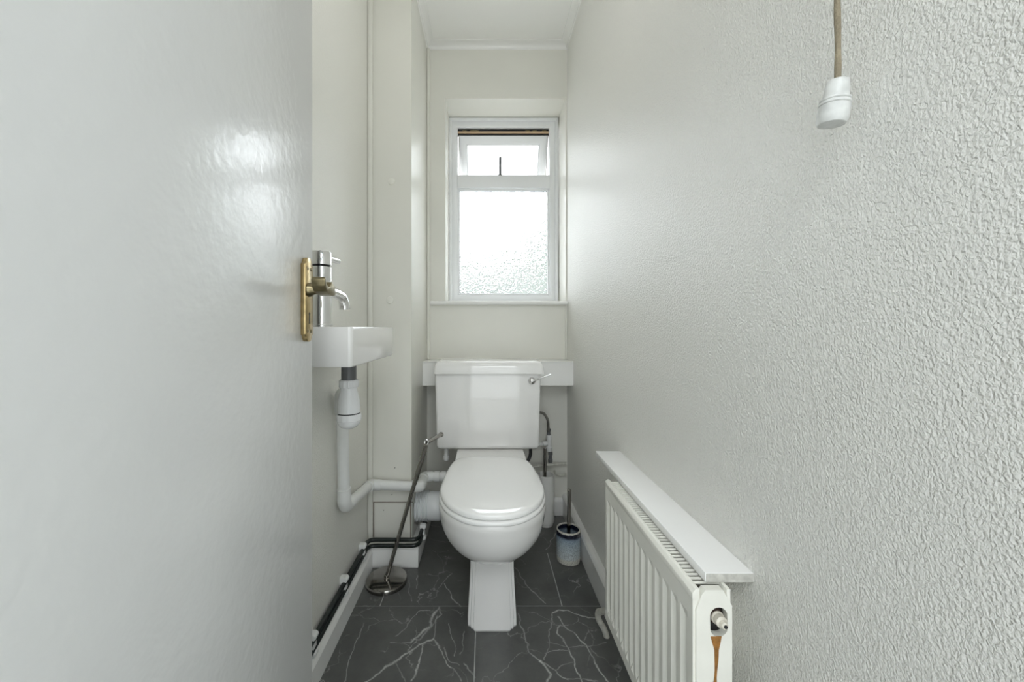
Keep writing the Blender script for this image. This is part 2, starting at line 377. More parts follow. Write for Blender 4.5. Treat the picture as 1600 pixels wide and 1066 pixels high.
# access panel at its foot, proud of a rusty joint
def Pf(px, py): return W(px, py, YX)
mbp = MB()
for a, b_ in (((583.0, 785), (645, 784)), ((584, 785), (583, 840)), ((641.5, 785), (642.5, 840))):
    A, B = Pf(*a), Pf(*b_); t = 0.0013
    if abs(A.x - B.x) > abs(A.z - B.z): mbp.box(min(A.x, B.x), max(A.x, B.x), YX - 0.0012, YX + .0005, A.z - t, A.z + t)
    else: mbp.box(A.x - t, A.x + t, YX - 0.0012, YX + .0005, B.z, A.z)
q = obj('panel_joint', mbp, 'crack_rust', bx, smooth=False); q['kind'] = 'stuff'; q['label'] = 'rusty brown joint around the access panel'
a, c = Pf(585, 787), Pf(640.5, 850)
obj('access_panel', MB().box(a.x, c.x, YX - 0.003, YX, c.z, a.z, 0.001), 'smooth_paint', bx)
for (px, py, r) in ((611.5, 284, .014), (609, 469, .015)):
    p = Pf(px, py); o = obj('screw_cover', MB().lathe([(r, 0), (r * .92, .0025), (r * .5, .004), (0.001, .0042)], p, (0, -1, 0), 24), 'smooth_paint', bx)
for (px, py) in ((617, 731), (612.5, 773), (600, 797), (564, 640)):
    if px > 577:
        p = Pf(px, py); obj('nail_hole', MB().lathe([(.0018, 0), (.0016, .0034)], p, (0, -1, 0), 8), 'black', bx)

# vertical corner strips and ceiling coving
def strip(name, x0, x1, y0, y1, z0, z1, lab=None, bev=0.006, mat='smooth_paint'):
    return struct(obj(name, MB().box(x0, x1, y0, y1, z0, z1, bev, 3), mat), lab)
strip('trim_1', XL, XL + 0.020, YX - 0.020, YX, 0.11, ZC)
strip('trim_2', XB, XB + 0.016, YB - 0.020, YB, 0.80, 2.40)
strip('trim_3', XR - 0.010, XR, YB - 0.012, YB, 0.80, 1.08, bev=0.003)
def cove(d, h, k=7):   # profile from the wall out: (out, down)
    p = [(0, 0), (d, 0), (d, 0.004)]
    for i in range(k + 1):
        t = i / k * math.pi / 2; p.append((d - 0.003 - (d - 0.007) * math.sin(t), 0.005 + (h - 0.009) * (1 - math.cos(t))))
    p += [(0.003, h - 0.003), (0, h)]
    return p
cv = cove(0.034, 0.030)
struct(obj('trim_4', MB().prism(cv, lambda u, v, d: (d, YB - u, ZC - v), XB, XR), 'gloss_white', angle=25), 'ceiling coving over the window wall')
struct(obj('trim_5', MB().prism(cv, lambda u, v, d: (XR - u, d, ZC - v), YF, YB), 'gloss_white', angle=25), 'ceiling coving along the right wall')
struct(obj('trim_6', MB().prism(cv, lambda u, v, d: (XB + u, d, ZC - v), YX, YB), 'gloss_white', angle=25), 'ceiling coving along the boxing')

# baseboards
def board(t, h):
    return [(0, 0), (t, 0), (t, h - 0.014), (t * .8, h - 0.006), (t * .45, h), (0, h)]
struct(obj('baseboard_left', MB().prism(board(0.025, 0.078), lambda u, v, d: (XL + u, d, v), YF, YX - 0.03), 'gloss_white', smooth=False))
struct(obj('baseboard_right', MB().prism(board(0.026, 0.108), lambda u, v, d: (XR - u, d, v), YF, YB), 'gloss_white', smooth=False))
struct(obj('baseboard_back', MB().prism(board(0.020, 0.085), lambda u, v, d: (d, YB - u, v), XB, XR - 0.026), 'gloss_white', smooth=False))
pl = MB().prism([(XL + 0.0, 1.536), (-0.2675, 1.536), (-0.2675, YB - .02), (XB, YB - .02), (XB, YX), (XL, YX)], lambda u, v, d: (u, v, d), 0.0, 0.088, 0.003)
struct(obj('baseboard_boxing', pl, 'gloss_white'), 'deep white skirting block around the foot of the boxing')

# boxed ledge behind the cistern
led = obj('trim_7', MB().box(XB, XR, 1.8435, YB, 0.684, 0.795, 0.001), 'gloss_white', smooth=False); struct(led, 'painted box ledge across the back wall behind the cistern')
obj('ledge_top', MB().box(XB, XR, 1.8395, YB, 0.795, 0.801, 0.0015), 'gloss_white', led)

# floor: screed with grout, every tile a part
flo = obj('floor', MB().box(-0.56, 0.53, YF, 2.3, -0.06, -0.0015), 'grout', smooth=False, origin=(0, 0, 0)); struct(flo)
TW, TD = 0.63, 0.315; G = 0.0015
k = 0
for row in range(-4, 4):
    y0 = 1.327 + row * TD; y1 = y0 + TD
    if y1 < YF: continue
    off = 0.266 if row % 2 == 0 else -0.030
    for c_ in range(-2, 3):
        x0 = off + c_ * TW; x1 = x0 + TW
        a0, a1, b0, b1 = max(x0 + G, XL), min(x1 - G, XR), max(y0 + G, YF), min(y1 - G, YB)
        if a1 - a0 < 0.01 or b1 - b0 < 0.01: continue
        obj('floor_tile', MB().box(a0, a1, b0, b1, -0.012, 0.0, 0.0006, 1), 'marble_tile', flo, smooth=False)

# ------------------------------------------------------------------ doorway and hall behind the camera
struct(obj('wall_front', MB().box(-0.60, -0.215, YF - 0.12, YF, -0.05, 2.6).box(-0.60, 0.60, YF - 0.12, YF, 2.02, 2.6), 'hall_paint', smooth=False))
struct(obj('wall_hall_left', MB().box(-1.15, -1.05, -2.1, YF - 0.12, -0.05, 2.5), 'hall_paint', smooth=False))
struct(obj('wall_hall_right', MB().box(1.15, 1.25, -2.1, YF - 0.12, -0.05, 2.5), 'hall_paint', smooth=False))
struct(obj('wall_hall_back', MB().box(-1.15, 1.25, -2.2, -2.1, -0.05, 2.5), 'hall_paint', smooth=False))
struct(obj('wall_hall_near', MB().box(-1.05, -0.6, YF - 0.12, YF - 0.02, -0.05, 2.5).box(0.524, 1.15, YF - 0.12, YF - 0.02, -0.05, 2.5), 'hall_paint', smooth=False))
struct(obj('ceiling_hall', MB().box(-1.15, 1.25, -2.2, YF - 0.12, 2.42, 2.5), 'ceiling_paint', smooth=False))
struct(obj('floor_hall', MB().box(-1.15, 1.25, -2.2, YF, -0.06, -0.002), 'hall_floor', smooth=False))

# ------------------------------------------------------------------ door, folded open against the left side
th = R(4.8)
E = Vector((-0.326, 0.725, 0)); dd = Vector((-math.sin(th), math.cos(th), 0)); dn = Vector((math.cos(th), math.sin(th), 0))
def D(s, n, z): return E - dd * s + dn * n + Vector((0, 0, z))    # s back from the free edge, n out of the face
def dprism(mb, poly, n0, n1, bev=0.0): return mb.prism(poly, lambda u, v, d: D(u, d, v), n0, n1, bev)
dr = obj('door_1', dprism(MB(), [(0, 0.008), (0.76, 0.008), (0.76, 1.985), (0, 1.985)], -0.040, 0.0, 0.002), 'door_paint', origin=(E.x, E.y, 0.008))
struct(dr, 'smooth white gloss door folded open on the left')
zc, hh = 1.011, 0.063
def plate_outline():
    w2 = 0.0190; c = 0.0385; P_ = []
    right = [(w2, hh - 0.001), (w2 - .0035, hh + 0.001), (w2 - .0055, hh + 0.003), (w2 - .0065, hh + .0065), (w2 - .0105, hh + .0105), (w2 - .016, hh + .012)]
    top = right + [(-a, b_) for a, b_ in reversed(right)]
    P_ = top + [(-a, -b_) for a, b_ in top]
    return [(c + a, zc + b_) for a, b_ in P_]
hp = obj('handle_plate', dprism(MB(), plate_outline(), 0.0, 0.0085, 0.0012), 'brass', dr)
dprs = MB()
obj('keyhole', dprism(MB(), [(0.036, .968), (0.041, .968), (0.0405, .982), (.042, .986), (0.0385, .989), (.035, .986), (.0365, .982)], 0.008, 0.0087), 'black', hp)
for (s_, z_) in ((0.030, 1.066), (0.047, 1.066), (0.030, .955), (0.047, .955)):
    obj('plate_screw', MB().lathe([(.0035, 0), (.0030, .001), (.001, .0014)], D(s_, .0083, z_), dn, 12), 'brass_worn', hp)
lv = MB(); lv.lathe([(.013, .008), (.0125, .012), (.0085, .018), (.0075, .034), (.009, .042)], D(.0405, 0, 1.0285), dn, 20)
prof = [(.036, 1.019), (.060, 1.0165), (.085, 1.018), (.112, 1.022), (.124, 1.031), (.128, 1.041), (.124, 1.047), (.117, 1.046), (.116, 1.040), (.108, 1.034), (.095, 1.030), (.082, 1.033), (.072, 1.040), (.064, 1.043), (.056, 1.040), (.048, 1.037), (.038, 1.036)]
prof = [(.0405 + (a - .0495) * .66, 1.0285 + (z - 1.0285) * .95) for a, z in prof]
dprism(lv, prof, .030, .052, .0015)
obj('door_lever', lv, 'brass_worn', dr)

# ------------------------------------------------------------------ window
win = empty('window_1', (0.10, 2.20, 1.10)); struct(win, 'white framed window with an open top light and obscure glass')
def frame_ring(mb, x0, x1, z0, z1, w_, y0, y1, bev=0.0, fn=None):
    """a mitred rectangular ring; fn maps a point"""
    fn = fn or (lambda x, y, z: (x, y, z))
    o_ = [(x0, z0), (x1, z0), (x1, z1), (x0, z1)]; i_ = [(x0 + w_, z0 + w_), (x1 - w_, z0 + w_), (x1 - w_, z1 - w_), (x0 + w_, z1 - w_)]
    b_ = bmesh.new(); V = {}
    for n_, ring in (('o', o_), ('i', i_)):
        for y in (y0, y1): V[n_, y] = [b_.verts.new(fn(x, y, z)) for x, z in ring]
    for j in range(4):
        k_ = (j + 1) % 4
        b_.faces.new([V['o', y0][j], V['o', y0][k_], V['i', y0][k_], V['i', y0][j]])
        b_.faces.new([V['o', y1][k_], V['o', y1][j], V['i', y1][j], V['i', y1][k_]])
        b_.faces.new([V['o', y1][j], V['o', y1][k_], V['o', y0][k_], V['o', y0][j]])
        b_.faces.new([V['i', y0][j], V['i', y0][k_], V['i', y1][k_], V['i', y1][j]])
    bmesh.ops.recalc_face_normals(b_, faces=b_.faces)
    if bev: bmesh.ops.bevel(b_, geom=b_.edges[:], offset=bev, segments=2, profile=0.5, affect='EDGES')
    return mb.bm(b_)
FX0, FX1, FZ0, FZ1 = -0.203, 0.411, 1.100, 2.146
fr = obj('window_frame', frame_ring(MB(), FX0, FX1, FZ0, FZ1, 0.047, 2.172, 2.235, 0.003), 'upvc', win)
obj('edge_bead', frame_ring(MB(), FX0 - .001, FX1 + .001, FZ0, FZ1, 0.017, 2.160, 2.174, 0.003), 'upvc', fr)
gx0, gx1 = FX0 + .047, FX1 - .047
obj('transom', MB().box(gx0 - .002, gx1 + .002, 2.168, 2.235, 1.752, 1.826, 0.004), 'upvc', win)
obj('glazing_bead', frame_ring(MB(), gx0 - .001, gx1 + .001, FZ0 + .046, 1.753, 0.012, 2.180, 2.200, 0.003), 'upvc', win)
obj('gasket_strip', frame_ring(MB(), gx0 + .010, gx1 - .010, FZ0 + .057, 1.7425, 0.0022, 2.1895, 2.196), 'gasket', win)
obj('window_pane', MB().box(gx0 + .009, gx1 - .009, 2.196, 2.200, FZ0 + .056, 1.743), 'obscure_glass', win, smooth=False)
# top light: hinged at its head, pushed outwards at the foot
ta = R(24); hz, hy = 2.066, 2.196
def sash_fn(x, y, z):
    dz, dy = z - hz, y - hy
    return (x, hy + dy * math.cos(ta) - dz * math.sin(ta), hz + dz * math.cos(ta) + dy * math.sin(ta))
sash = obj('top_light', frame_ring(MB(), gx0 + .003, gx1 - .003, 1.79, 2.062, 0.046, 2.190, 2.230, 0.003, sash_fn), 'upvc', win)
obj('sash_bead', frame_ring(MB(), gx0 + .047, gx1 - .047, 1.834, 2.018, 0.009, 2.196, 2.206, 0.002, sash_fn), 'upvc', sash)
mbp = MB().box(gx0 + .045, gx1 - .045, 2.205, 2.209, 1.832, 2.020)
mbp.v = [Vector(sash_fn(*v)) for v in mbp.v]
obj('top_pane', mbp, 'obscure_glass', sash, smooth=False)
hb = obj('gap_backing', MB().box(gx0, gx1, 2.200, 2.215, 2.064, 2.099), 'black', win, smooth=False)  # black bar, tan strip and blocks stand in for the dark brown exterior
obj('tan_strip', MB().box(gx0, gx1, 2.190, 2.199, 2.0735, 2.0825, .001), 'tan_paint', hb)
for x_ in (-0.13, -0.085, -0.06, 0.23, 0.27, 0.325):
    obj('gap_block', MB().box(x_, x_ + .024, 2.188, 2.200, 2.082, 2.0895, .001), 'brass_worn', hb)
for x_ in (gx0 + .004, gx1 - .008):
    obj('friction_stay', MB().prism([(2.190, 2.055), (2.2, 2.055), (2.275, 1.835), (2.265, 1.835)], lambda u, v, d: (d, u, v), x_, x_ + .004), 'dull_steel', win)
hd = MB().box(.079, .093, 2.184, 2.194, 1.826, 1.936, .002).box(.072, .100, 2.180, 2.200, 1.824, 1.834, .002)
obj('window_handle', hd, 'grey_plastic', win)
sl = MB().prism([(1.961, 1.086), (1.961, 1.096), (1.965, 1.100), (2.172, 1.102), (2.172, 1.080), (1.965, 1.080)], lambda u, v, d: (d, u, v), -0.2815, 0.4225, 0.0015)
obj('window_sill', sl, 'gloss_white', win)

# outside
gd = struct(obj('ground_garden', MB().box(-14, 14, 2.4, 30, -0.6, -0.5), 'bounce_paving', smooth=False))
def bush(name, c, rx, ry, rz, seed, label, cat):
    b_ = bmesh.new(); bmesh.ops.create_icosphere(b_, subdivisions=5, radius=1)
    for v in b_.verts:
        d = v.co.normalized(); k_ = 1 + .22 * noise.noise(d * 2.3 + Vector((seed, 0, 0))) + .14 * noise.noise(d * 7 + Vector((0, seed, 0))) + .10 * noise.noise(d * 19)
        v.co = Vector((c[0] + d.x * rx * k_, c[1] + d.y * ry * k_, c[2] + d.z * rz * k_))
    o = obj(name, MB().bm(b_), 'foliage', smooth=False); tag(o, label, cat); return o
bush('garden_bush', (1.45, 6.5, 0.75), 1.1, 0.6, 2.35, 3.1, 'dark shrub outside, blurred behind lower right of window glass', 'shrub')
bush('garden_bush', (-0.6, 9.6, 0.50), 2.1, 0.7, 2.45, 8.7, 'low dark shrub outside, blurred behind lower left of window glass', 'shrub')

# ------------------------------------------------------------------ wash basin, tap, trap
bas = empty('wash_basin', (-0.385, 1.044, 0.875)); tag(bas, 'small white rectangular wall hung basin on left wall behind door', 'basin')
x0, x1, y0, y1, zb, zt = XL, -0.295, 0.851, 1.237, 0.873, 0.963
def rrect(x0, x1, y0, y1, r, z, k=6):
    P_ = []
    for cx, cy, a in ((x1 - r, y1 - r, 0), (x0 + r, y1 - r, 90), (x0 + r, y0 + r, 180), (x1 - r, y0 + r, 270)):
        for i in range(k + 1):
            t = R(a + 90 * i / k); P_.append(Vector((cx + r * math.cos(t), cy + r * math.sin(t), z)))
    return P_
rings = [rrect(x0, x1 - .004, y0 + .004, y1 - .004, .008, zb), rrect(x0, x1 - .001, y0 + .001, y1 - .001, .010, zb + .004), rrect(x0, x1, y0, y1, .010, zt - .004), rrect(x0 + .001, x1 - .0015, y0 + .0015, y1 - .0015, .009, zt),
         rrect(x0 + .022, x1 - .010, y0 + .115, y1 - .012, .018, zt), rrect(x0 + .025, x1 - .013, y0 + .118, y1 - .015, .018, zt - .004), rrect(x0 + .040, x1 - .028, y0 + .14, y1 - .03, .028, zb + .018), rrect(x0 + .06, x1 - .05, y0 + .17, y1 - .07, .02, zb + .014)]
obj('basin_bowl', MB().ring(rings), 'ceramic', bas, angle=40)
obj('basin_waste', MB().lathe([(.020, 0), (.020, .003), (.014, .004), (.012, .001)], (-.387, 1.085, zb + .0140), n=24), 'chrome', bas)
obj('wall_bracket', MB().box(XL, XL + .012, .875, 1.02, zb - .014, zb - .0005, .002), 'grey_plastic', bas)

tx, ty = -0.3905, 0.915
tap = empty('basin_tap', (tx, ty, zt)); tag(tap, 'tall chrome mixer tap on near end of small wall basin', 'tap')
obj('tap_body', MB().lathe([(.0262, .0005), (.0262, .005), (.0235, .007), (.0235, .142)], (tx, ty, zt), n=40), 'chrome', tap)
obj('tap_seal', MB().lathe([(.0195, .1425), (.0195, .1465)], (tx, ty, zt), n=32), 'black', tap)
obj('tap_head', MB().lathe([(.0235, .147), (.0235, .176), (.0220, .1785), (.001, .1790)], (tx, ty, zt), n=40), 'chrome', tap)
obj('tap_lever', MB().tube([(tx + .004, ty + .018, 1.131), (tx + .014, ty + .070, 1.131)], .0068, 16), 'chrome', tap)
obj('tap_spout', MB().tube([(tx, ty + .010, zt + .086), (tx + .006, ty + .070, zt + .088), (tx + .010, ty + .112, zt + .080), (tx + .0115, ty + .121, zt + .055)], .0135, 20, fillet=.035, fs=8), 'chrome', tap)
sp = obj('spout_aerator', MB().lathe([(.0142, 0), (.0142, .010), (.011, .0105)], (tx + .0115, ty + .1205, zt + .058), (.02, .12, -1), 20), 'chrome', tap)

tr_ = empty('bottle_trap', (-.385, 1.085, .674)); tag(tr_, 'white plastic bottle trap hanging under wall basin', 'trap')
c = (-.385, 1.085, 0)
obj('waste_tail', MB().lathe([(.0205, .812), (.0205, .874)], c, n=28), 'grey_plastic', tr_)
mbn = MB()
pr = []
for j in range(48):
    pr.append(j)
rg = lambda z, r0, amp: [Vector((c[0] + (r0 + (amp if (j // 2) % 2 else 0)) * math.cos(2 * math.pi * j / 48), c[1] + (r0 + (amp if (j // 2) % 2 else 0)) * math.sin(2 * math.pi * j / 48), z)) for j in range(48)]
mbn.ring([rg(.793, .0245, .0), rg(.795, .0250, .0016), rg(.812, .0250, .0016), rg(.815, .0235, 0)])
obj('union_nut', mbn, 'trap_plastic', tr_, angle=30)
obj('trap_body', MB().lathe([(.0225, .793), (.0225, .786), (.0240, .778), (.0285, .762), (.0305, .745), (.0305, .722)], c, n=36), 'trap_plastic', tr_)
obj('trap_gasket', MB().lathe([(.0300, .722), (.0300, .719)], c, n=36), 'gasket', tr_)
mbn = MB(); mbn.ring([rg(.719, .0325, 0), rg(.7175, .0330, .0008), rg(.701, .0330, .0008), rg(.700, .0318, 0), rg(.690, .0290, 0), rg(.682, .022, 0), rg(.677, .011, 0)])
obj('trap_cup', mbn, 'trap_plastic', tr_, angle=30)
# side outlet to the elbow
obj('trap_outlet', MB().tube([(-.392, 1.10, .755), (-.428, 1.185, .757)], [.0205, .0205], 24).lathe([(.024, 0), (.0255, .003), (.0255, .018), (.024, .020)], (-.404, 1.128, .7555), (-.036, .085, .002), 28), 'trap_plastic', tr_)

wp = empty('waste_pipe', (-.45, 1.2, .32)); tag(wp, 'white plastic waste pipe running from basin trap round boxing to toilet', 'pipe')
r_ = .0185
A0 = Vector((-.449, 1.200, .757)); A1 = Vector((-.4495, 1.226, .388)); A2 = Vector((-.455, 1.536 - .01, .338)); A3 = Vector((-.258, 1.533, .327)); A4 = Vector((-.262, 1.655, .322)); A5 = Vector((-.125, 1.655, .320))
obj('elbow', MB().tube([(-.415, 1.155, .757), A0, A0 + (A1 - A0).normalized() * .065], .0215, 24, fillet=.03, fs=8), 'pipe_plastic', wp)
obj('pipe_run', MB().tube([A0 + (A1 - A0) * .1, A1 + (A0 - A1) * .08], r_, 24), 'pipe_plastic', wp)
def elbow(p, a, b_, L=.045, r=.0212):
    obj('elbow', MB().tube([p + (a - p).normalized() * L, p, p + (b_ - p).normalized() * L], r, 24, fillet=.032, fs=8), 'pipe_plastic', wp)
def run(a, b_): obj('pipe_run', MB().tube([a + (b_ - a).normalized() * .02, b_ + (a - b_).normalized() * .02], r_, 24), 'pipe_plastic', wp)
elbow(A1, A0, A2, .062); run(A1, A2); elbow(A2, A1, A3, .04); run(A2, A3); elbow(A3, A2, A4, .036); run(A3, A4); elbow(A4, A3, A5, .036); run(A4, A5)
for t in (.40, .62): 
    p = A4 + (A5 - A4) * t; obj('pipe_collar', MB().lathe([(.0195, -.012), (.0218, -.010), (.0218, .010), (.0195, .012)], p, A5 - A4, 24), 'pipe_plastic', wp)

# white ribbed flexible pan connector from the boxing to the pan outlet
rp = []
for i in range(9):
    h = i * .0062; rp += [(.056, h), (.0635, h + .0015), (.0635, h + .003), (.056, h + .0045)]
rp += [(.058, .057), (.0595, .060), (.0595, .105), (.057, .108), (.048, .112), (.048, .146)]
tag(obj('soil_connector', MB().lathe(rp, (XB + .001, 1.667, .190), (1, 0, 0), 40), 'pan_connector', angle=40), 'white ribbed soil connector low down between boxing and toilet', 'pipe')

# black heating pipes along the left wall and round the boxing
def hot(z, n_, lab, xo):
    pts = [(XL + xo, YF + .02, z), (XL + xo, 1.536 - .014 , z), (-0.2675 + .002 - .006, 1.536 - .014, z), (-0.2675 + .004, 1.80, z), (-.2675 + .004, 1.95, z)]
    pts[1] = (XL + xo, 1.530 - .016 + .004, z); pts[2] = (-.262, 1.530 - .012, z)
    return tag(obj('heating_pipe', MB().tube(pts, .0078, 14, fillet=.03, fs=6), 'black_pipe', smooth=True), lab, 'pipe', 'pair of black heating pipes')
hot(.124, 0, 'upper of two black heating pipes above left skirting', .014)
hot(.1000, 1, 'lower of two black heating pipes, just above left skirting', .014)
def clip(x, y, z, n_, lab):
    """double pipe clip; the wall lies behind it along -n_"""
    cl_ = MB(); n_ = Vector(n_); t_ = n_.cross(Vector((0, 0, 1)))
    b0 = Vector((x, y, z))
    fn = lambda u, v, d: tuple(b0 + n_ * u + Vector((0, 0, v)) + t_ * d)
    cl_.prism([(-.0075, -.030), (.012, -.030), (.0175, -.025), (.0175, -.019), (.0125, -.0155), (.0125, .0165), (.0175, .020), (.0185, .027), (.0125, .033), (-.0075, .033)], fn, -.0105, .0105, .0015)
    return tag(obj('pipe_clip', cl_, 'pipe_plastic'), lab, 'clip', 'white pipe clips holding the black pipes')
clip(XL + .0075, 1.452, .112, (1, 0, 0), 'white pipe clip on left wall, beside chrome roll holder base')
clip(XL + .0075, 1.262, .112, (1, 0, 0), 'white pipe clip on left wall, second nearest to door')
clip(XL + .0075, 1.028, .112, (1, 0, 0), 'white pipe clip on left wall, nearest to door edge')
clip(-.2635, 1.600, .112, (1, 0, 0), 'white pipe clip on right side of boxing below ribbed soil connector')

# ------------------------------------------------------------------ toilet
TX = 0.0225
toi = empty('toilet', (TX, 1.4, 0)); tag(toi, 'white close coupled toilet with closed lid under window', 'toilet')
def cr_closed(pts, k=6, closed=True):
    n = len(pts); o_ = []
    for i in range(n):
        p0, p1, p2, p3 = (Vector(pts[(i + j) % n]) for j in (-1, 0, 1, 2))
        for q_ in range(k):
            t = q_ / k; o_.append(.5 * ((2 * p1) + (p2 - p0) * t + (2 * p0 - 5 * p1 + 4 * p2 - p3) * t * t + (3 * p1 - p0 - 3 * p2 + p3) * t ** 3))
    return o_
half = [(.045, 1.0415), (.088, 1.062), (.126, 1.102), (.152, 1.155), (.1645, 1.215), (.1640, 1.275), (.1605, 1.345), (.1500, 1.432), (.134, 1.482), (.100, 1.511), (.05, 1.517)]
def outline(z, inset=0.0, pts=half, y0=1.037, y1=1.518, sy=1.0):
    P_ = [(0, y0)] + pts + [(0, y1)] + [(-a, b_) for a, b_ in reversed(pts)]
    q_ = cr_closed([Vector((a, b_, 0)) for a, b_ in P_], 4)
    cen = Vector((0, 1.26, 0)); o_ = []
    for i, p in enumerate(q_):
        t = (q_[(i + 1) % len(q_)] - q_[i - 1]).normalized(); nrm = Vector((t.y, -t.x, 0))
        if nrm.dot(p - cen) < 0: nrm = -nrm
        p = p - nrm * inset; o_.append(Vector((TX + p.x, p.y, z)))
    return o_
def scl(z, k):
    return [Vector((TX + (p.x - TX) * k, 1.27 + (p.y - 1.27) * k, z)) for p in outline(z, .009)]
def dome(z0, edge):   # lid rings, slightly crowned
    return [outline(z0, .004), outline(z0 + .0015, .0008), outline(z0 + .005, 0), outline(z0 + .012, .0005), outline(z0 + .0155, .003), outline(z0 + .0175, .009), scl(z0 + .0183, .86), scl(z0 + .0188, .6), scl(z0 + .0190, .25)]
obj('toilet_lid', MB().ring(dome(.4385, 0)), 'seat_plastic', toi, angle=60)
seat_r = [outline(.4225, .004), outline(.4235, -.001), outline(.4260, -.0035), outline(.4330, -.0035), outline(.4360, -.001), outline(.4370, .003)]
obj('toilet_seat', MB().ring(seat_r), 'seat_plastic', toi, angle=60)

# pan: one lofted body: rim, bowl, then column to the stepped foot
def pan_ring(z, wd, yf, yb, ex=2.0, ycen=None, n=64):
    """egg ring: front half ellipse power ex, back half squarer"""
    yc = ycen if ycen is not None else yf + min(.175, (yb - yf) * .45)
    o_ = []
    for j in range(n):
        t = 2 * math.pi * j / n; cx, sy = math.sin(t), -math.cos(t)
        e_ = 2 / ex if sy < 0 else 2 / max(ex, 3.4)
        x = wd * math.copysign(abs(cx) ** e_, cx); y = (yc + (yc - yf) * math.copysign(abs(sy) ** e_, sy)) if sy < 0 else (yc + (yb - yc) * abs(sy) ** e_)
        o_.append(Vector((TX + x, y, z)))
    return o_
PR = [(.4225, .160, 1.047, 1.66, 2.0), (.4215, .1655, 1.040, 1.665, 2.0), (.4170, .1668, 1.038, 1.665, 2.0), (.4030, .1668, 1.039, 1.662, 2.0), (.3940, .1655, 1.042, 1.66, 2.0), (.375, .164, 1.046, 1.655, 2.0), (.352, .1605, 1.053, 1.65, 2.02), (.325, .1535, 1.066, 1.64, 2.05),
      (.300, .1420, 1.083, 1.62, 2.08), (.278, .1270, 1.106, 1.60, 2.12), (.260, .1100, 1.134, 1.59, 2.2), (.246, .0930, 1.166, 1.58, 2.5), (.236, .0800, 1.196, 1.575, 3.2), (.229, .0715, 1.209, 1.57, 4.5)]
rings = [pan_ring(*p) for p in PR]
obj('pan_bowl', MB().ring(rings), 'ceramic', toi, angle=50)
# stepped pedestal column
def step_ring(z, hw, yf, yb, c_):
    s1 = c_
    f_ = [(-hw + 3 * s1, 0), (-hw + 2.1 * s1, .25 * s1), (-hw + 2.0 * s1, .9 * s1), (-hw + 1.15 * s1, 1.15 * s1), (-hw + 1.0 * s1, 2.0 * s1), (-hw + .2 * s1, 2.25 * s1), (-hw, 3.0 * s1)]
    l = [(TX + a, yf + b_) for a, b_ in f_] + [(TX - hw, yb - .03), (TX - hw + .03, yb)]
    r2 = [(2 * TX - a, b_) for a, b_ in reversed(l)]
    return [Vector((a, b_, z)) for a, b_ in l + r2]
cols = [(.000, .0790, 1.2146, 1.58, .0105), (.006, .0800, 1.2120, 1.58, .0105), (.030, .0795, 1.2140, 1.58, .0102), (.075, .0770, 1.2180, 1.575, .0098), (.130, .0735, 1.2200, 1.57, .0092), (.190, .0710, 1.2190, 1.56, .0088), (.232, .0705, 1.2140, 1.56, .0086), (.262, .0700, 1.225, 1.56, .0084)]
obj('pan_pedestal', MB().ring([step_ring(*c_) for c_ in cols]), 'ceramic', toi, angle=28)
# flat shelf of the pan that carries the cistern
sh = [rrect(TX - .139, TX + .139, 1.42, 1.80, .03, .392), rrect(TX - .1425, TX + .1425, 1.417, 1.803, .03, .400), rrect(TX - .1435, TX + .1435, 1.416, 1.804, .03, .430), rrect(TX - .1410, TX + .1410, 1.420, 1.800, .03, .4355), rrect(TX - .132, TX + .132, 1.43, 1.79, .03, .4365)]
obj('pan_shelf', MB().ring(sh), 'ceramic', toi, angle=50)
obj('pan_neck', MB().ring([rrect(TX - .07, TX + .07, 1.50, 1.74, .03, .24), rrect(TX - .10, TX + .10, 1.45, 1.78, .04, .33), rrect(TX - .135, TX + .135, 1.42, 1.80, .03, .395)]), 'ceramic', toi, angle=50)
obj('pan_outlet', MB().tube([(TX - .03, 1.66, .20), (-.150, 1.667, .190)], .046, 28), 'ceramic', toi)
# cistern
cis = MB()
def cring(z, x0, x1, y0, r): return rrect(x0, x1, y0, 1.838, r, z, 6)
ys = 1.650
cxs = lambda px, y: (px - VX) * y / F
L0, R0 = cxs(681.8, ys), cxs(843.0, ys); L1, R1 = cxs(679.2, ys), cxs(845.4, ys)
def cl(t, e_=0): return (L0 + (L1 - L0) * t + e_, R0 + (R1 - R0) * t - e_)
rg_ = []
for z, t, e_, yy in ((.4375, 0, .018, .016), (.4395, 0, .008, .007), (.446, 0, .002, .002), (.455, .02, 0, 0), (.56, .3, 0, -.002), (.66, .6, 0, -.002), (.768, 1, 0, 0)):
    a, b_ = cl(t, e_); rg_.append(cring(z, a, b_, ys + yy, .014))
csn = obj('cistern', cis.ring(rg_), 'ceramic', toi, angle=45)
Lx, Rx = cxs(677.2, 1.64), cxs(851.2, 1.64)
lr = []
for z, e_ in ((.7635, .003), (.7640, .0005), (.767, 0), (.790, .0025), (.803, .0050), (.811, .0095), (.8165, .017), (.8190, .028)):
    lr.append(rrect(Lx + e_, Rx - e_, 1.634 + e_ * 1.3, 1.8385, .013, z, 6))
obj('cistern_lid', MB().ring(lr), 'ceramic', toi, angle=50)
bp_ = W(831, 595.5, 1.645)
fl_ = obj('flush_lever', MB().lathe([(.016, .006), (.017, .002), (.016, -.004), (.012, -.010), (.005, -.0135), (.001, -.014)], bp_, (0, 1, 0), 24), 'chrome', toi)
q0 = bp_ + Vector((.004, -.012, .001)); q1 = W(846, 590.5, 1.622); q2 = W(861, 585, 1.620)
obj('lever_arm', MB().tube([q0, q1, q2], [.0042, .0034, .0030], 12), 'chrome', fl_)
# overflow stub below the cistern, left
p = W(697.5, 712, 1.72)
obj('overflow_pipe', MB().lathe([(.016, .437), (.016, .425), (.0105, .423), (.0105, .392), (.013, .391), (.013, .372), (.008, .366)], (p.x, 1.72, 0), n=20), 'pipe_plastic', toi)

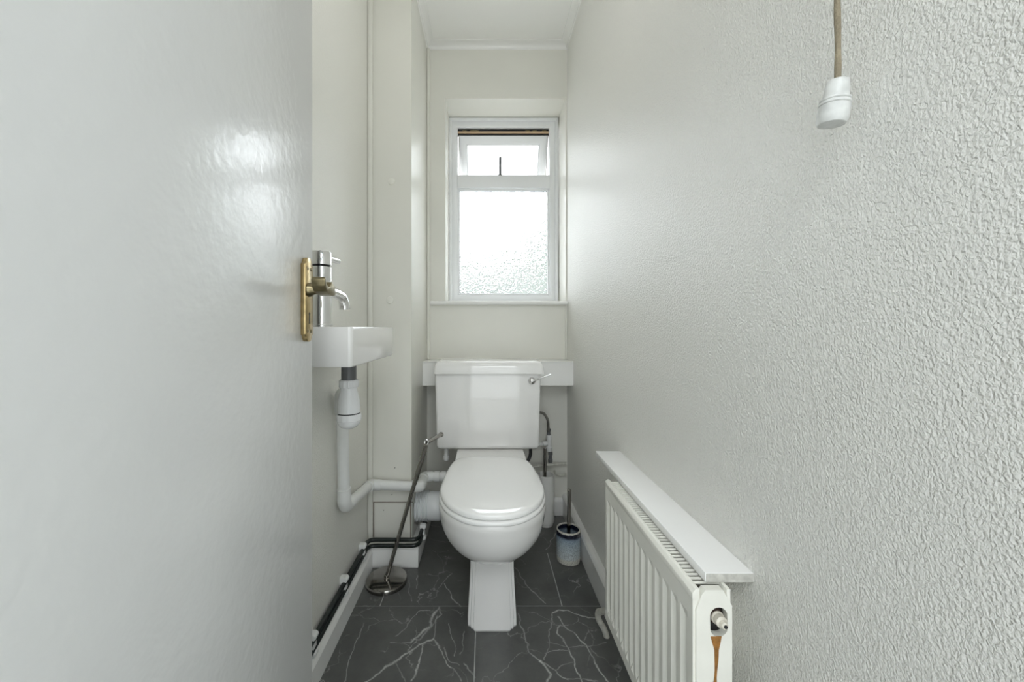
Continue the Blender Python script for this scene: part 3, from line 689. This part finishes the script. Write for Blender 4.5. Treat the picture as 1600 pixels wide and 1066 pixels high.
# ------------------------------------------------------------------ water supply on the right behind the toilet
Yv = 1.935
h0 = W(840, 644, 1.80); h1 = W(850, 646, 1.84); h2 = W(856, 656, Yv - .02); h3 = W(857.3, 676, Yv)
hs = empty('filling_hose', h3); tag(hs, 'braided steel filling hose curving down beside cistern right side', 'hose')
obj('braided_hose', MB().tube([h0, h1, h2, h3], .0068, 16, fillet=.02, fs=6), 'dull_steel', hs)
obj('hose_nut', MB().lathe([(.0085, 0), (.0105, .002), (.0105, .012), (.0085, .015), (.0085, .026), (.0105, .028), (.0105, .040), (.008, .043)], h3 - Vector((0, 0, .022)), n=6), 'grey_plastic', hs)
sv = empty('supply_valve', W(858, 700, Yv)); tag(sv, 'white plastic tee and dark valve on supply pipe right of cistern', 'valve')
p1 = W(858, 679.5, Yv); p2 = W(858.5, 706, Yv)
obj('tee_body', MB().lathe([(.0135, 0), (.0145, .003), (.0145, .022), (.0115, .025), (.0115, .058), (.0145, .061), (.0145, .080), (.0125, .083)], p1, (0, 0, -1), 24), 'pipe_plastic', sv)
a = W(858, 692.5, Yv); b_ = W(822, 697, Yv - .02)
obj('tee_branch', MB().tube([a, b_], .0080, 16).lathe([(.0115, 0), (.0128, .002), (.0128, .020), (.011, .022)], a + (b_ - a).normalized() * .012, b_ - a, 20), 'pipe_plastic', sv)
p3 = W(860, 706, Yv); p4 = W(860.5, 727, Yv)
obj('stop_valve', MB().lathe([(.009, 0), (.0115, .003), (.0115, .016), (.0085, .018), (.0085, .036), (.0115, .038), (.0115, .052), (.009, .055)], p3, (0, 0, -1), 8), 'grey_plastic', sv)
pa, pb, pc = W(828, 730, 1.93), W(858, 726, 1.945), W(884.5, 724.5, 1.952)
tag(obj('supply_pipe', MB().tube([pa, pb, pc], .0070, 14, fillet=.03).lathe([(.0085, -.012), (.0105, -.010), (.0105, .010), (.0085, .012)], pb, (1, 0, 0), 16), 'old_white_pipe'), 'thin painted supply pipe along back wall right of toilet', 'pipe')
g0 = W(866, 735, 1.955); tag(obj('supply_cable', MB().tube([g0, W(868, 741, 1.955), W(875, 743.5, 1.955), W(885, 741, 1.955)], .0052, 12, fillet=.02), 'old_white_pipe'), 'thin white pipe drooping below supply pipe on back wall', 'pipe')
tag(obj('flush_hose', MB().tube([W(829, 699, 1.74), W(829, 712, 1.74), W(824, 722, 1.73), W(815, 730, 1.73)], .0075, 14, fillet=.03), 'gasket'), 'dark hose dropping below right end of cistern', 'hose')

# ------------------------------------------------------------------ toilet brushes
bx_, by_ = .2960, 1.880
tag(obj('brush_holder', MB().lathe([(.034, 0), (.036, .001), (.037, .010), (.0405, .014), (.0425, .022), (.0425, .236), (.0415, .245), (.0375, .246), (.0365, .243), (.0365, .03), (.002, .028)], (bx_, by_, 0), n=40, cap1=True), 'brush_white'), 'tall slender white brush holder standing behind toilet on right', 'brush holder')
tb = empty('toilet_brush', (bx_, by_, .04)); tag(tb, 'toilet brush with steel handle standing in tall white holder', 'brush', 'toilet brushes')
obj('brush_handle', MB().tube([(bx_ - .002, by_, .10), (bx_ - .003, by_ + .002, .372)], .0075, 16), 'dark_chrome', tb)
obj('brush_head', MB().lathe([(.006, 0), (.026, .012), (.030, .05), (.022, .085), (.008, .095)], (bx_, by_, .045), n=20), 'bristle', tb)
bx_, by_ = .3455, 1.593
pot = MB().lathe([(.044, 0), (.0475, .002), (.0490, .012), (.0492, .118), (.0485, .128), (.0470, .131), (.0445, .131), (.0432, .127), (.0425, .1), (.042, .02), (.002, .016)], (bx_, by_, 0), n=48)
tag(obj('brush_pot', pot, 'blue_glaze'), 'short speckled pale blue ceramic brush pot with dark blue rim by right skirting', 'brush holder')
tb = empty('toilet_brush', (bx_, by_, .03)); tag(tb, 'toilet brush with short steel handle standing in speckled blue pot', 'brush', 'toilet brushes')
obj('brush_handle', MB().tube([(bx_ + .001, by_, .075), (bx_ + .003, by_ - .002, .290), (bx_ + .003, by_ - .002, .2925)], [.0075, .0080, .006], 16), 'dark_chrome', tb)
obj('brush_head', MB().lathe([(.006, 0), (.028, .012), (.034, .045), (.030, .065), (.010, .072)], (bx_, by_, .020), n=20), 'bristle', tb)

# ------------------------------------------------------------------ free standing roll holder
rh = empty('roll_holder', (-.372, 1.45, 0)); tag(rh, 'chrome standing toilet roll holder with round base leaning beside toilet', 'toilet roll holder')
obj('holder_base', MB().lathe([(.074, .0), (.0765, .001), (.0770, .006), (.0765, .013), (.0745, .0165), (.060, .0180), (.012, .0190), (.0095, .021), (.009, .030)], (-.372, 1.45, 0), n=56), 'dark_chrome', rh, angle=30)
pt = Vector((-.222, 1.45, .524)); pb_ = Vector((-.3725, 1.45, .016))
obj('holder_pole', MB().tube([pb_, pt], .0076, 18), 'dark_chrome', rh)
obj('pole_sleeve', MB().tube([pt + (pb_ - pt) * .02, pt + (pb_ - pt) * .30], .0090, 18), 'dark_chrome', rh)
hk = MB()
for j in range(1):
    cpt = pt + Vector((.0, 0, .006)); loop = [cpt + Vector((.007 * math.cos(t_ * math.pi / 8), 0, .009 * math.sin(t_ * math.pi / 8))) for t_ in range(17)]
    hk.tube(loop, .0022, 8)
obj('pivot_ring', hk, 'chrome', rh)
ar0 = pt + Vector((.003, .004, .004)); ar1 = Vector((-.181, 1.560, .5265))
obj('holder_arm', MB().tube([ar0, ar1], .0078, 18), 'dark_chrome', rh)
obj('arm_end_cap', MB().lathe([(.0092, 0), (.0100, .002), (.0100, .008), (.008, .010)], ar1, ar1 - ar0, 20), 'dark_chrome', rh)

# ------------------------------------------------------------------ radiator, shelf, valve
RF, RB, RY0, RY1, RZ0, RZ1 = .320, .378, .591, 1.022, .188, .558
rad = empty('radiator', ((RF + RB) / 2, (RY0 + RY1) / 2, RZ0)); tag(rad, 'cream white fluted panel radiator on right wall under shelf', 'radiator')
# front panel with pressed vertical flutes
ny = 13; pit = (RY1 - .010 - (RY0 + .012)) / ny; depth = .0048
ycols = [RY0 + .003, RY0 + .008]
prof_y = [(RY0 + .001, 0, 0), (RY0 + .008, 0, 0)]
for i in range(ny):
    s = RY0 + .012 + i * pit
    prof_y += [(s + pit * .04, 0, 1), (s + pit * .16, 1, 1), (s + pit * .60, 1, 1), (s + pit * .84, 0, 1)]
prof_y += [(RY1 - .006, 0, 0), (RY1 - .001, 0, 0)]
zs = [(RZ0, 0), (RZ0 + .022, 0), (RZ0 + .038, 1), (RZ1 - .062, 1), (RZ1 - .046, 0), (RZ1 - .016, 0)]
v = []; f = []
for z, k_ in zs:
    for y, d_, _ in prof_y: v.append((RF + (depth * d_ * k_), y, z))
n_ = len(prof_y)
for j in range(len(zs) - 1):
    for i in range(n_ - 1): f.append([j * n_ + i, j * n_ + i + 1, (j + 1) * n_ + i + 1, (j + 1) * n_ + i])
# give it a back
nb = len(v)
for z in (RZ0, RZ1 - .016):
    for y in (RY0 + .001, RY1 - .001): v.append((RF + .012, y, z))
top0 = (len(zs) - 1) * n_
f += [[nb, nb + 2, nb + 3, nb + 1]]
f += [[i + 1, i] + ([] if 0 else []) + [] for i in ()]
f += [list(range(n_ - 1, -1, -1)) + [nb, nb + 1], [top0 + i for i in range(n_)] + [nb + 3, nb + 2]]
f += [[j * n_ for j in range(len(zs))] + [nb + 2, nb], [j * n_ + n_ - 1 for j in range(len(zs) - 1, -1, -1)] + [nb + 1, nb + 3]]
obj('front_panel', MB().add(v, f), 'radiator_enamel', rad, smooth=False)
# spot-weld highlights: small raised wedges at the foot of every flute
wf = MB()
for i in range(ny):
    s = RY0 + .012 + i * pit
    wf.add([(RF + .0005, s + pit * .1, RZ0 + .026), (RF + .0005, s + pit * .75, RZ0 + .026), (RF - .0022, s + pit * .42, RZ0 + .028), (RF + .004, s + pit * .42, RZ0 + .046), (RF + .006, s + pit * .42, RZ0 + .026)],
           [[0, 2, 3], [2, 1, 3], [0, 4, 2], [4, 1, 2], [0, 3, 4], [3, 1, 4]])
o = obj('flute_foot', wf, 'radiator_enamel', rad, smooth=False); o['kind'] = 'stuff'
obj('top_rail', MB().prism([(RF - .001, RZ1 - .0165), (RF - .001, RZ1 - .006), (RF + .004, RZ1), (RF + .0105, RZ1), (RF + .0105, RZ1 - .0165)], lambda u, v_, d: (u, d, v_), RY0, RY1, .001), 'radiator_enamel', rad)
obj('grille_side', MB().box(RB - .006, RB, RY0, RY1, RZ0, RZ1, .001), 'radiator_enamel', rad)
ins = MB().box(RF + .0125, RB - .007, RY0 + .012, RY1 - .006, RZ0 + .01, RZ1 - .060)
obj('convector', ins, 'radiator_inside', rad, smooth=False)
# top slats
slb = MB().box(RF + .010, RB - .0058, 0, .0044, RZ1 - .0045, RZ1 - .0012, .0006, 1)
sm = None; ns = 40
for i in range(ns):
    y = RY0 + .018 + i * (RY1 - RY0 - .026) / ns
    if sm is None:
        q = MB(); q.v = [p + Vector((0, y, 0)) for p in slb.v]; q.f = slb.f
        sm = obj('top_slat', q, 'radiator_enamel', rad, smooth=False); y_first = y
    else:
        o = sm.copy(); C.objects.link(o); o.location.y += y - y_first
# near end plate with chamfered corners and an oval valve hole
hx, hzc, hw, hh2 = .3585, .509, .0135, .0225
zo = RZ1
poly = [(RF + .004, RZ0), (RF + .004, zo - .030), (RF + .013, zo - .006), (RF + .018, zo), (RB - .013, zo), (RB + .001, zo - .024), (RB + .001, RZ0)]
hole = []
for i in range(24):
    t = 2 * math.pi * i / 24; zz = math.sin(t) * hw + (hh2 - hw if math.sin(t) > 0 else -(hh2 - hw)); hole.append((hx + hw * math.cos(t), hzc + zz))
b_ = bmesh.new()
for y in (RY0 - .002, RY0 + .010):
    ov = [b_.verts.new((u, y, z)) for u, z in poly]; iv = [b_.verts.new((u, y, z)) for u, z in hole]
    es = [b_.edges.new((ov[i], ov[(i + 1) % len(ov)])) for i in range(len(ov))] + [b_.edges.new((iv[i], iv[(i + 1) % len(iv)])) for i in range(len(iv))]
    bmesh.ops.triangle_fill(b_, use_beauty=True, use_dissolve=False, edges=es)
    if y < RY0: o1, i1_ = ov, iv
    else: o2, i2_ = ov, iv
for A_, B_ in ((o1, o2), (i1_, i2_)):
    for i in range(len(A_)): b_.faces.new([A_[i], A_[(i + 1) % len(A_)], B_[(i + 1) % len(A_)], B_[i]])
obj('end_plate', MB().bm(b_), 'radiator_enamel', rad, smooth=False)
obj('valve_recess', MB().box(hx - .014, hx + .014, RY0 + .0105, RY0 + .014, hzc - .023, hzc + .023), 'black', rad, smooth=False)
obj('rusty_boss', MB().lathe([(.012, 0), (.012, -.006), (.010, -.008)], (hx - .001, RY0 + .012, hzc + .004), (0, 1, 0), 20), 'dark_rust', rad)
vp = obj('bleed_valve', MB().lathe([(.0100, .006), (.0100, -.004), (.0085, -.006), (.0085, -.014), (.0055, -.016), (.0050, -.022), (.0035, -.023)], (hx + .001, RY0 + .006, hzc + .003), (0, 1, -.05), 20), 'valve_plastic', rad)
obj('valve_screw', MB().lathe([(.0028, 0), (.0026, -.001)], (hx + .001, RY0 - .0172, hzc + .0042), (0, 1, 0), 12), 'black', vp)
st = []; random.seed(3)
zz = hzc - hh2 + .001; L_ = []; R_ = []
for i in range(26):
    z = zz - i * .0105; w_ = max(.0016, .0046 - .0022 * min(1, i / 4) + random.uniform(-.0006, .0006)); cx = hx - .0045 + .0012 * math.sin(i * .55) - i * .00012
    if i == 0: w_ = .0085
    if i == 1: w_ = .0062
    L_.append((cx - w_, z)); R_.append((cx + w_, z))
poly2 = L_ + R_[::-1]
mbr = MB(); vv_ = [(a, RY0 - .0026, z) for a, z in L_] + [(a, RY0 - .0026, z) for a, z in R_]; ff_ = [[i, i + 1, 26 + i + 1, 26 + i] for i in range(25)]
vv2 = [(a, RY0 - .0019, z) for a, z in L_] + [(a, RY0 - .0019, z) for a, z in R_]
mbr.add(vv_ + vv2, ff_ + [[a + 52 for a in q_] for q_ in ff_] + [[i, i + 1, i + 53, i + 52] for i in range(25)] + [[26 + i, 27 + i, 79 + i, 78 + i] for i in range(25)])
o = obj('rust_run', mbr, 'rust', rad); o['label'] = 'orange rust run below the valve hole'
# brackets to wall
for y in (.68, .93): obj('wall_bracket', MB().box(RB - .001, XR, y, y + .03, .40, .50, .001), 'radiator_enamel', rad)

shf = empty('wall_shelf', (.386, .908, .558)); tag(shf, 'narrow white shelf on right wall above radiator', 'shelf')
obj('shelf_board', MB().box(.3475, XR, .606, 1.208, .5585, .5735, .0012, 2), 'shelf_white', shf)
obj('raw_end', MB().box(.3487, XR - .001, .6052, .607, .5592, .5725, .0003, 1), 'board_edge', shf)

vt = empty('radiator_valve', (.375, 1.2, 0)); tag(vt, 'old painted pipe bending from floor into far bottom corner of radiator', 'pipe')
obj('valve_pipe', MB().tube([(.378, 1.195, -.001), (.372, 1.192, .022), (.349, 1.188, .062), (.347, 1.180, .088), (.352, 1.10, .150), (.350, 1.035, .208)], .0092, 16, fillet=.022, fs=6), 'old_white_pipe', vt)
obj('valve_nut', MB().lathe([(.012, 0), (.014, .003), (.014, .018), (.012, .021)], (.350, 1.050, .186), (0, -.5, .8), 6), 'old_white_pipe', vt)

# ------------------------------------------------------------------ light pull
pc_ = Vector((.3935, .4286, 1.20))
pull = empty('light_pull', (.3925, .4286, 1.183)); tag(pull, 'old cotton light pull cord with white plastic knob near right wall', 'pull cord')
cp = []
for i in range(60):
    z = 1.232 + i * (ZC - .03 - 1.232) / 59; cp.append((.3930 + .0008 * math.sin(z * 31), .4286, z))
obj('pull_string', MB().tube(cp, [.0029 + .0003 * math.sin(i * 2.1) for i in range(60)], 12), 'cord_cotton', pull)
ax = Vector((-.08, .09, -1)).normalized()
obj('pull_knob', MB().lathe([(.0085, 0), (.0100, .001), (.0108, .006), (.0118, .0215)], (.3942, .4286, 1.2365), ax, 28), 'pull_plastic', pull)
obj('knob_cap', MB().lathe([(.0120, .0195), (.0138, .0205), (.0140, .0220), (.0128, .0230), (.0142, .0240), (.0145, .0262), (.0133, .0272), (.0145, .0282), (.0146, .0390), (.0142, .0440), (.0126, .0472), (.0100, .0480), (.0010, .0484)], (.3942, .4286, 1.2365), (-.08, .09, -1), 32), 'pull_plastic', pull)
obj('ceiling_switch', MB().lathe([(.035, 0), (.035, -.010), (.028, -.026), (.008, -.032)], (.388, .4286, ZC), n=32), 'gloss_white', pull)
